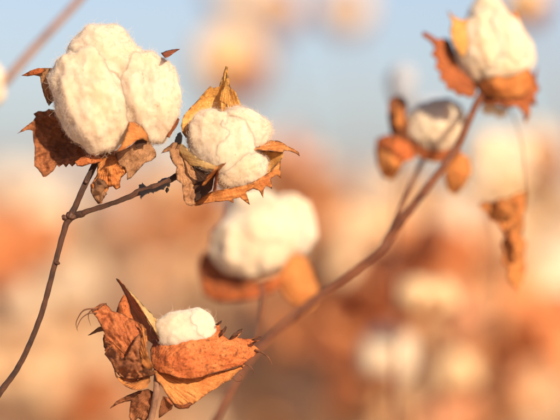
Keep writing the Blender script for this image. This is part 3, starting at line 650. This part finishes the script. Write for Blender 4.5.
patch('bract', m3, [(377, 138), (388, 134), (398, 137), (410, 143), (419, 149), (415, 158), (404, 162), (398, 170), (390, 177), (382, 175), (377, 164), (375, 150)], [(377, 140, 2), (398, 138, -8), (418, 150, -10), (390, 175, 0), (396, 155, -14)], M['orange'], YG, wrinkle=1.4, crumple=0.8, step=1.724)
patch('bract', m3, [(376, 148), (388, 151), (398, 156), (404, 162), (399, 172), (392, 180), (383, 177), (378, 166)], [(377, 150, -4), (402, 160, -12), (390, 178, -4), (388, 162, -14)], M['amber'], YG, wrinkle=1.2, crumple=0.6, step=1.724)
patch('bract', m3, [(404, 138), (416, 143), (430, 150), (444, 150), (456, 146), (462, 152), (452, 160), (438, 162), (424, 160), (410, 150)], [(405, 140, -8), (432, 152, -16), (460, 150, -12), (430, 160, -12)], M['rust'], YG, wrinkle=1.0, step=1.724)
patch('bract', m3, [(448, 158), (460, 152), (470, 158), (472, 172), (464, 186), (456, 196), (448, 190), (444, 176)], [(450, 160, -6), (466, 158, -4), (456, 194, -2), (458, 174, -12)], M['amber'], YG, wrinkle=1.4, crumple=0.6, step=1.724)

YH = 1.74
m4 = part_empty('shed_boll', P(505, 190, YH), pc); m4['label'] = 'dried empty bracts dangling on a thread below the top boll'
stem('thread', m4, [(505, 100, YH, 1.1), (514, 118, YH, 0.7), (521, 142, YH, 0.7), (524, 168, YH, 0.7), (525, 196, YH, 0.9)], M['stem_red'], 6, 0.0, 3)
lock(m4, 490, 106, -6, 8, 10, 8, 30, M['lint'], YH, 46, 5, 2.4)
lock(m4, 501, 112, -3, 7, 6, 7, -30, M['lint'], YH, 47, 5, 2.4)
patch('bract', m4, [(478, 206), (484, 201), (492, 203), (500, 198), (508, 199), (514, 194), (527, 190), (526, 206), (523, 216), (524, 224), (522, 236), (527, 243), (524, 256), (526, 268), (523, 280), (518, 291), (512, 285), (507, 279), (508, 268), (502, 262), (504, 252), (501, 244), (505, 236), (503, 231), (497, 222), (490, 219), (487, 213)],
      [(479, 206, -8), (526, 192, -4), (520, 236, -5), (500, 222, -10), (508, 208, -10), (514, 246, -10), (504, 250, -10), (516, 288, -4), (512, 268, -10), (522, 262, -5)], M['amber'], YH, base=(526, 191), wrinkle=1.2, crumple=0.25, step=1.4, freq=1.2, vein=0.5)
patch('bract_fold', m4, [(484, 205), (494, 201), (503, 203), (512, 200), (518, 206), (516, 214), (508, 222), (502, 217), (493, 215)], [(485, 206, -6), (516, 206, -14), (505, 219, -14), (500, 208, -18)], M['amber'], YH, base=(516, 205), wrinkle=1.5, crumple=0.9, freq=1.5, step=1.4)
patch('bract_fold', m4, [(509, 226), (516, 222), (522, 229), (520, 240), (523, 250), (518, 262), (512, 258), (514, 246), (508, 238)], [(510, 228, -13), (521, 232, -10), (514, 246, -18), (520, 258, -12)], M['amber'], YH, base=(516, 224), wrinkle=1.5, crumple=0.9, freq=1.5, step=1.4)

for q in (m1, m2, m3): settle(q, 0.0045)

# ------------------------------------------------------------------ bushes of the field
def leaf_piece(cen, size, nrm_seed, tint, V, F, T):
    r = np.random.default_rng(nrm_seed)
    n = 5
    u, v = np.meshgrid(np.linspace(-1, 1, n), np.linspace(0, 1, n))
    w = np.sin(np.pi * np.clip(v * 0.93 + 0.05, 0, 1)) ** 0.7
    x = u * w * 0.55; y = v - 0.5
    z = r.uniform(0.3, 1.0) * (u * w) ** 2 * r.choice([-1, 1]) + 0.5 * r.uniform(-1, 1) * (v - 0.5) ** 2 * 2 + 0.09 * r.normal(size=u.shape)
    q = np.c_[x.ravel(), y.ravel(), z.ravel()] * size
    nv = Vector(sdir) + Vector(r.normal(size=3) * 0.55)
    R = np.array(nv.to_track_quat('Z', 'Y').to_matrix() @ Matrix.Rotation(r.uniform(0, 6.28), 3, 'Z'))
    off = sum(len(a) for a in V)
    V.append(q @ R.T + cen); T.append(np.tile(tint, (n * n, 1)))
    for j in range(n - 1):
        for i in range(n - 1):
            a = off + j * n + i; F.append((a, a + 1, a + n + 1, a + n))

TINTS = np.array([(0.78, 0.45, 0.23), (0.76, 0.35, 0.14), (0.80, 0.56, 0.33), (0.66, 0.28, 0.12), (0.55, 0.26, 0.14), (0.80, 0.61, 0.40), (0.74, 0.37, 0.17)])

def leaves_mesh(name, spots, parent, seed, local=False):
    r = np.random.default_rng(seed); V, F, T = [], [], []
    for (x, y, z, s, t) in spots:
        tint = TINTS[r.integers(len(TINTS))] if t is None else np.array(t)
        leaf_piece(np.array([x, y, z]), s, int(r.integers(1 << 30)), tint * r.uniform(0.8, 1.15), V, F, T)
    V = np.concatenate(V); T = np.concatenate(T)
    o = link_mesh(name, V, F, M['leaf'], parent)
    ca = o.data.color_attributes.new('tint', 'FLOAT_COLOR', 'POINT')
    ca.data.foreach_set('color', np.c_[T, np.ones(len(T))].astype(np.float32).ravel())
    return o

def boll_mesh(seed, sub=4):
    """whole small boll in one mesh about its own centre, radius 1: four lobes of lint and a four-pointed husk"""
    n, F = ico(sub)
    ph = np.arctan2(n[:, 1], n[:, 0]); hor = np.sqrt(n[:, 0] ** 2 + n[:, 1] ** 2)
    k = 0.86 + 0.20 * np.abs(np.cos(2 * ph)) * hor + 0.10 * perlin(n * 2 + seed) + 0.05 * perlin(n * 6 + seed)
    V = n * k[:, None]; F = [tuple(f) for f in F]
    me = bpy.data.meshes.new('lint_bundle')
    nl = len(F)
    HV, HF = [], []
    for q in range(4):
        a = math.pi / 4 + q * math.pi / 2
        off = len(V) + len(HV)
        rows, cols = 6, 4
        for i in range(rows):
            t = i / (rows - 1)
            rad = 0.15 + 0.98 * math.sin(t * 1.75); zz = -0.98 + 1.0 * t ** 1.4 - (0.35 * max(0, t - 0.7))
            wd = 0.62 * math.sin(math.pi * (0.12 + 0.86 * t)) + 0.02
            for j in range(cols):
                b_ = a + (j / (cols - 1) - 0.5) * wd * 2.0
                HV.append((rad * math.cos(b_) * 1.03, rad * math.sin(b_) * 1.03, zz + 0.05 * math.sin(j * 3 + q + seed)))
        for i in range(rows - 1):
            for j in range(cols - 1):
                p_ = off + i * cols + j; HF.append((p_, p_ + 1, p_ + cols + 1, p_ + cols))
    return V, F, np.array(HV), HF

PROTO_BOLL = []
for s in range(3):
    V, F, HV, HF = boll_mesh(s * 5 + 2)
    ml = bpy.data.meshes.new('lint'); ml.from_pydata([tuple(v) for v in V], [], F); ml.materials.append(M['lint_clean'])
    ml.polygons.foreach_set('use_smooth', [True] * len(ml.polygons))
    mh = bpy.data.meshes.new('husk'); mh.from_pydata([tuple(v) for v in HV], [], [tuple(i - len(V) for i in f) for f in HF]); mh.materials.append(M['rust'])
    mh.polygons.foreach_set('use_smooth', [True] * len(mh.polygons))
    mt = ml.copy(); mt.materials.clear(); mt.materials.append(M['lint_tan'])
    PROTO_BOLL.append((ml, mh, mt))

def small_boll(parent, at, r, seed, tan=False):
    rr = random.Random(seed)
    ml, mh, mt = PROTO_BOLL[seed % 3]
    o = bpy.data.objects.new('open_boll', mt if tan else ml); COL.objects.link(o)
    o.parent = parent; o.location = np.array(at) - ORG[parent]
    o.rotation_euler = (rr.uniform(-0.7, 0.5), rr.uniform(-0.6, 0.6), rr.uniform(0, 6.28)); o.scale = (r, r, r * 1.12)
    h = bpy.data.objects.new('husk', mh); COL.objects.link(h); h.parent = o
    return o

def bg_plant(label, pts, bolls, leaves, group=None, seed=0, mat='stem_red', extra_stems=()):
    """a background plant: a stem from the ground through the given photo points, bolls and dry leaves on it"""
    x0, y0, Y0, _ = pts[0]
    gpy = 210 + CAM_H / (K * Y0)
    o = thing('cotton_plant', P(x0, gpy, Y0), label, 'plant', group)
    stem('main_stem', o, [(x0, gpy, Y0, pts[0][3] + 3), (x0 + 6, gpy * 0.6 + y0 * 0.4, Y0, pts[0][3] + 1.5)] + list(pts), M[mat], 7, 0.1, seed)
    for e in extra_stems: stem('side_branch', o, e, M[mat], 6, 0.1, seed + 1)
    for i, (px, py, YY, rpx, *tan) in enumerate(bolls):
        small_boll(o, P(px, py, YY), rpx * K * YY, seed * 10 + i, bool(tan))
    if leaves:
        r = np.random.default_rng(seed); spots = []
        for (px, py, YY, spread, n, *t) in leaves:
            for _ in range(n):
                d = r.normal(size=3) * spread * K * YY * np.array([0.5, 0.5, 0.5])
                spots.append((*(P(px, py, YY) + d), r.uniform(0.024, 0.05), t[0] if t else None))
        leaves_mesh('leaves', spots, o, seed)['kind'] = 'stuff'
    return o

RED, PEACH, DK = (0.76, 0.31, 0.125), (0.84, 0.63, 0.41), (0.58, 0.28, 0.15)
GB = 'tall cotton plants rising behind, out of focus'
o = bg_plant('bare reddish branch of a cotton plant crossing the top left corner', [(-70, 300, 1.80, 6), (-45, 180, 1.80, 5), (-12, 105, 1.80, 5.8), (10, 76, 1.80, 5.8), (40, 42, 1.80, 5.4), (70, 10, 1.80, 5.2), (100, -25, 1.80, 5)], [], [], GB, 51, 'stem_pale')
lock(o, -12, 84, 0, 19, 24, 20, 0, M['lint_clean'], 1.80, 71, 5, 1.2)
bg_plant('out of focus cotton plant whose round top boll glows above the pointed boll', [(262, 330, 3.0, 6), (258, 200, 3.0, 5), (245, 120, 3.0, 4), (233, 80, 3.0, 3)], [(230, 62, 3.0, 37, 1)], [(290, 178, 3.0, 26, 10, RED), (270, 190, 3.0, 30, 10), (265, 300, 3.0, 50, 10)], GB, 52, 'stem_pale')
bg_plant('tall out of focus cotton plant with a boll pair touching the top edge', [(330, 320, 3.3, 6), (310, 180, 3.3, 4), (285, 80, 3.3, 2.6), (274, 30, 3.3, 2)], [(276, 8, 3.3, 25, 1), (236, -8, 3.3, 24)], [(335, 205, 3.3, 32, 14), (330, 320, 3.3, 60, 12)], GB, 53, 'stem_pale')
bg_plant('tall out of focus cotton plant with one small boll at the top centre', [(380, 300, 3.2, 5), (372, 170, 3.2, 3.5), (355, 80, 3.2, 2.2), (348, 30, 3.2, 1.8)], [(346, 9, 3.2, 23, 1)], [(372, 225, 3.2, 30, 10, PEACH)], GB, 54, 'stem_pale')
bg_plant('out of focus cotton plant with an orange boll cut off at the top right', [(590, 300, 2.5, 5), (580, 150, 2.5, 4), (552, 60, 2.5, 3), (532, 20, 2.5, 3)], [(526, 4, 2.5, 22, 1)], [(545, 335, 2.5, 30, 12, RED)], GB, 55, 'stem_pale')

o = bg_plant('faint plant with a lint tuft painted shade-grey left of the top right boll', [(395, 330, 1.98, 4), (398, 200, 1.98, 3.5), (401, 110, 1.98, 3)], [], [], GB, 57)
lock(o, 402, 84, 0, 16, 23, 14, 4, M['lint_shade'], 1.96, 43, 5, 1.2)
lock(o, 430, 106, 0, 22, 10, 14, 4, M['lint_shade'], 1.96, 44, 5, 1.2)
stem('side_branch', o, [(399, 150, 1.98, 2.6), (412, 122, 1.97, 2.4), (425, 108, 1.965, 2.4)], M['stem_red'], 7, 0.1, 4)
GM = 'cotton plants in the blurred row behind'
bg_plant('blurred cotton plant with a heart-shaped pale boll below the slanting stem', [(440, 470, 2.2, 5), (436, 400, 2.2, 4), (430, 330, 2.2, 4)], [(416, 298, 2.15, 19, 1), (442, 298, 2.17, 17, 1)], [(400, 285, 2.45, 40, 6, RED), (455, 320, 2.4, 44, 9), (350, 320, 2.5, 34, 6, (0.76, 0.34, 0.15)), (432, 262, 2.45, 26, 8, RED), (410, 275, 2.5, 22, 3, DK)], GM, 61)
bg_plant('blurred cotton plant with an upright oval boll near the bottom edge', [(395, 520, 2.35, 5), (392, 440, 2.35, 4), (388, 390, 2.35, 4)], [(387, 357, 2.2, 30), (458, 375, 2.35, 22, 1)], [(362, 335, 2.5, 34, 7, (0.76, 0.34, 0.15)), (430, 400, 2.6, 60, 12), (455, 412, 2.5, 24, 4, DK)], GM, 62)
bg_plant('blurred cotton plant with a large pale boll at the right edge', [(575, 480, 2.7, 5), (568, 380, 2.7, 4), (556, 310, 2.7, 4)], [(540, 288, 2.7, 36), (568, 262, 2.75, 32)], [(512, 345, 2.6, 36, 6, DK), (540, 345, 2.7, 40, 8, (0.76, 0.34, 0.15)), (500, 390, 2.7, 50, 18)], GM, 63)
o = bg_plant('blurred cotton plant with pale bolls behind the dangling bracts', [(480, 460, 2.6, 5), (492, 330, 2.6, 4), (500, 210, 2.6, 4)], [(534, 155, 2.8, 30, 1), (450, 222, 2.5, 25), (464, 250, 2.6, 22, 1)], [(470, 290, 2.6, 40, 14), (530, 225, 2.8, 30, 8, PEACH), (420, 205, 2.7, 30, 8, PEACH)], GM, 64)
for i, (x_, y_, a_, b2_) in enumerate([(488, 156, 24, 27), (513, 158, 20, 25), (478, 180, 16, 17), (506, 184, 19, 17)]):
    lock(o, x_, y_, 0, a_, b2_, 24, -8, M['lint_tan' if i == 3 else 'lint_clean'], 2.3, 70 + i, 5, 1.6)
stem('side_branch', o, [(500, 330, 2.5, 4), (502, 260, 2.2, 4), (498, 210, 2.32, 4), (496, 190, 2.31, 4)], M['stem_red'], 7, 0.1, 4)
bg_plant('blurred cotton plant with pale bolls at the left edge of the field', [(30, 520, 3.0, 5), (35, 380, 3.0, 4), (40, 260, 3.0, 4)], [(46, 214, 3.0, 30), (14, 300, 3.0, 32), (75, 285, 3.1, 24), (15, 185, 3.2, 22)], [(12, 250, 2.9, 26, 12, RED), (20, 370, 3.0, 50, 14, PEACH), (95, 400, 3.0, 30, 12, RED)], GM, 65)
bg_plant('blurred cotton plant with orange leaves between the two sharp plants', [(160, 520, 3.2, 5), (165, 380, 3.2, 4), (170, 270, 3.2, 4)], [(120, 250, 3.3, 24), (150, 172, 3.4, 20), (210, 300, 3.3, 22, 1)], [(165, 212, 3.1, 30, 12), (190, 205, 3.1, 20, 8), (120, 320, 3.3, 60, 12, PEACH), (220, 330, 3.2, 50, 12, PEACH), (80, 240, 3.3, 30, 8, PEACH)], GM, 66)
bg_plant('blurred cotton plant at the bottom centre behind the slanting stem', [(300, 520, 2.9, 5), (298, 440, 2.9, 4), (300, 360, 2.9, 4)], [(285, 392, 2.9, 26, 1), (320, 250, 3.0, 20, 1)], [(310, 340, 2.9, 55, 16, PEACH), (330, 400, 2.9, 60, 18, PEACH), (255, 385, 2.9, 50, 14, PEACH), (300, 410, 2.95, 60, 14)], GM, 67)

rr_ = random.Random(31)
for i, (cx, Yb, lab) in enumerate([(345, 2.75, 'blurred leafy cotton plant under the middle of the slanting stem'), (400, 2.9, 'blurred leafy cotton plant behind the upright oval boll'), (470, 3.0, 'blurred leafy cotton plant behind the heart-shaped boll'), (525, 3.05, 'blurred orange cotton plant low beside the right edge'),
                                   (60, 3.6, 'blurred pale cotton plant behind the thin bare stem'), (215, 3.7, 'blurred peach cotton plant behind the half closed boll')]):
    lv = []
    for k in range(11):
        px, py = cx + rr_.uniform(-45, 45), rr_.uniform(235, 425)
        lv.append((px, py, Yb + rr_.uniform(-0.08, 0.08), 22, 5, rr_.choice([PEACH, PEACH, RED, (0.80, 0.42, 0.20), (0.76, 0.31, 0.12)] if i < 4 else [PEACH, PEACH, (0.84, 0.62, 0.42), (0.80, 0.42, 0.20)])))
    bo = [(cx + rr_.uniform(-40, 40), rr_.uniform(230, 410), Yb - 0.05, rr_.uniform(12, 21), 1) for _ in range(6)]
    bg_plant(lab, [(cx, 520, Yb, 5), (cx + 4, 380, Yb, 4), (cx - 6, 250, Yb, 3)], bo, lv, GM, 80 + i)

# rows of whole bushes further off: prototypes, then copies
def bush_proto(seed):
    r = np.random.default_rng(seed); h = r.uniform(0.77, 0.88)
    main = catmull([(0, 0, 0), (r.normal() * .02, r.normal() * .02, h * .4), (r.normal() * .04, r.normal() * .04, h * .75), (r.normal() * .05, r.normal() * .05, h)], 4)
    SV, SF, SU = tube_data(main, np.linspace(0.007, 0.002, len(main)), 6)
    tips = []
    for i in range(17):
        t = r.uniform(0.3, 0.97); a = r.uniform(0, 6.28); ln = r.uniform(0.12, 0.30) * (1.25 - t * 0.7)
        p0 = main[int(t * (len(main) - 1))]
        p2 = p0 + np.array([math.cos(a) * ln, math.sin(a) * ln, ln * r.uniform(0.15, 0.7)])
        p2[2] = min(p2[2], h + 0.04)
        v, f, u = tube_data(catmull([p0, (p0 + p2) / 2 + np.array([0, 0, -0.02]), p2], 3), np.linspace(0.0035, 0.0018, 7), 5)
        off = len(SV); SV = np.r_[SV, v]; SF += [tuple(k + off for k in q) for q in f]; SU = list(SU) + list(u); tips.append(p2)
    spots = []
    for p in tips:
        for _ in range(4): spots.append((*(p + r.normal(size=3) * 0.045), r.uniform(0.03, 0.065), None))
    for _ in range(22):
        a = r.uniform(0, 6.28); q = r.uniform(0.03, 0.24)
        spots.append((math.cos(a) * q, math.sin(a) * q, r.uniform(0.2, h), r.uniform(0.035, 0.075), None))
    bl = [(tuple(tips[i]), r.uniform(0.030, 0.042), int(r.integers(99))) for i in range(15)]
    return SV, SF, SU, spots, bl

protos = []
for s in range(5):
    SV, SF, SU, spots, bl = bush_proto(200 + s)
    so = link_mesh('main_stem', SV, SF, M['stem_red'], None, SU)
    lo = leaves_mesh('leaves', spots, None, 300 + s); lo['kind'] = 'stuff'
    # one joined mesh for the far copies
    bm = bmesh.new(); me = bpy.data.meshes.new('far_bush')
    for mi, src in ((0, so.data), (1, lo.data)):
        n0 = len(bm.faces); bm.from_mesh(src)
        for f in list(bm.faces)[n0:] if False else [f for f in bm.faces if f.index == -1 or f.index >= n0]: f.material_index = mi
        bm.faces.index_update(); bm.faces.ensure_lookup_table()
    for c, rad, k in bl:
        ml = PROTO_BOLL[k % 3][0]
        nv0 = len(bm.verts); nf0 = len(bm.faces); bm.from_mesh(ml)
        bm.verts.ensure_lookup_table(); bm.faces.ensure_lookup_table()
        for v in bm.verts[nv0:]: v.co = v.co * rad + Vector(c)
        for f in bm.faces[nf0:]: f.material_index = 2; f.smooth = True
    bm.to_mesh(me); bm.free()
    me.materials.append(M['stem_red']); me.materials.append(M['leaf']); me.materials.append(M['lint_clean'])
    protos.append((so.data, lo.data, bl, me))
    bpy.data.objects.remove(so); bpy.data.objects.remove(lo)

r = random.Random(5)
near_n = far_n = 0
Yr = 4.0
row = 0
while Yr < 30 and far_n < 230:
    half = 0.095 * Yr + 0.35
    x = -half + r.uniform(0, 0.4)
    while x < half:
        yy = Yr + r.uniform(-0.15, 0.15)
        so, lo, bl, me = protos[r.randrange(5)]
        sc = r.uniform(0.9, 1.02) * (0.97 + 0.004 * min(Yr, 12))
        if Yr < 7.5:
            o = thing('cotton_plant', (x, yy, -0.01), 'dry leafy cotton plant in the nearest rows of the blurred field', 'plant', 'bushes in the nearest rows of the field')
            for nm, dat in (('main_stem', so), ('leaves', lo)):
                c = bpy.data.objects.new(nm, dat); COL.objects.link(c); c.parent = o
                if nm == 'leaves': c['kind'] = 'stuff'
            for c, rad, k in bl:
                small_boll(o, np.array(c) + ORG[o], rad, k)
            near_n += 1
        else:
            o = bpy.data.objects.new('cotton_plant', me); COL.objects.link(o); o.location = (x, yy, -0.01)
            o['label'] = 'distant dry cotton plant melting into the blurred far field'; o['category'] = 'plant'; o['group'] = 'bushes in the far rows of the field'
            far_n += 1
        o.rotation_euler.z = r.uniform(-0.5, 0.5); o.scale = (sc, sc, sc)
        x += r.uniform(0.36, 0.6) if Yr < 12 else r.uniform(0.5, 0.9)
    Yr += 0.9 if Yr < 12 else 1.5
    row += 1

# the rest of the field to the horizon reads as one mass
V, F, T = [], [], []
rr = np.random.default_rng(77)
for k in range(9000):
    yy = 30 + 220 * rr.random() ** 1.6
    xx = rr.uniform(-1, 1) * (0.11 * yy + 2)
    pale = rr.random() < 0.3
    tint = np.array((0.82, 0.78, 0.68)) if pale else TINTS[rr.integers(len(TINTS))]
    leaf_piece(np.array([xx, yy, rr.uniform(0.35, 0.95) * (1 + 0.1 * rr.normal())]), rr.uniform(0.12, 0.3), int(rr.integers(1 << 30)), tint, V, F, T)
o = link_mesh('field_vegetation', np.concatenate(V), F, M['leaf'], None)
ca = o.data.color_attributes.new('tint', 'FLOAT_COLOR', 'POINT')
T = np.concatenate(T); ca.data.foreach_set('color', np.c_[T, np.ones(len(T))].astype(np.float32).ravel())
o['kind'] = 'stuff'; o['label'] = 'cotton crop reaching to the horizon, seen as one mass'; o['category'] = 'crop'
print('bushes', near_n, far_n)
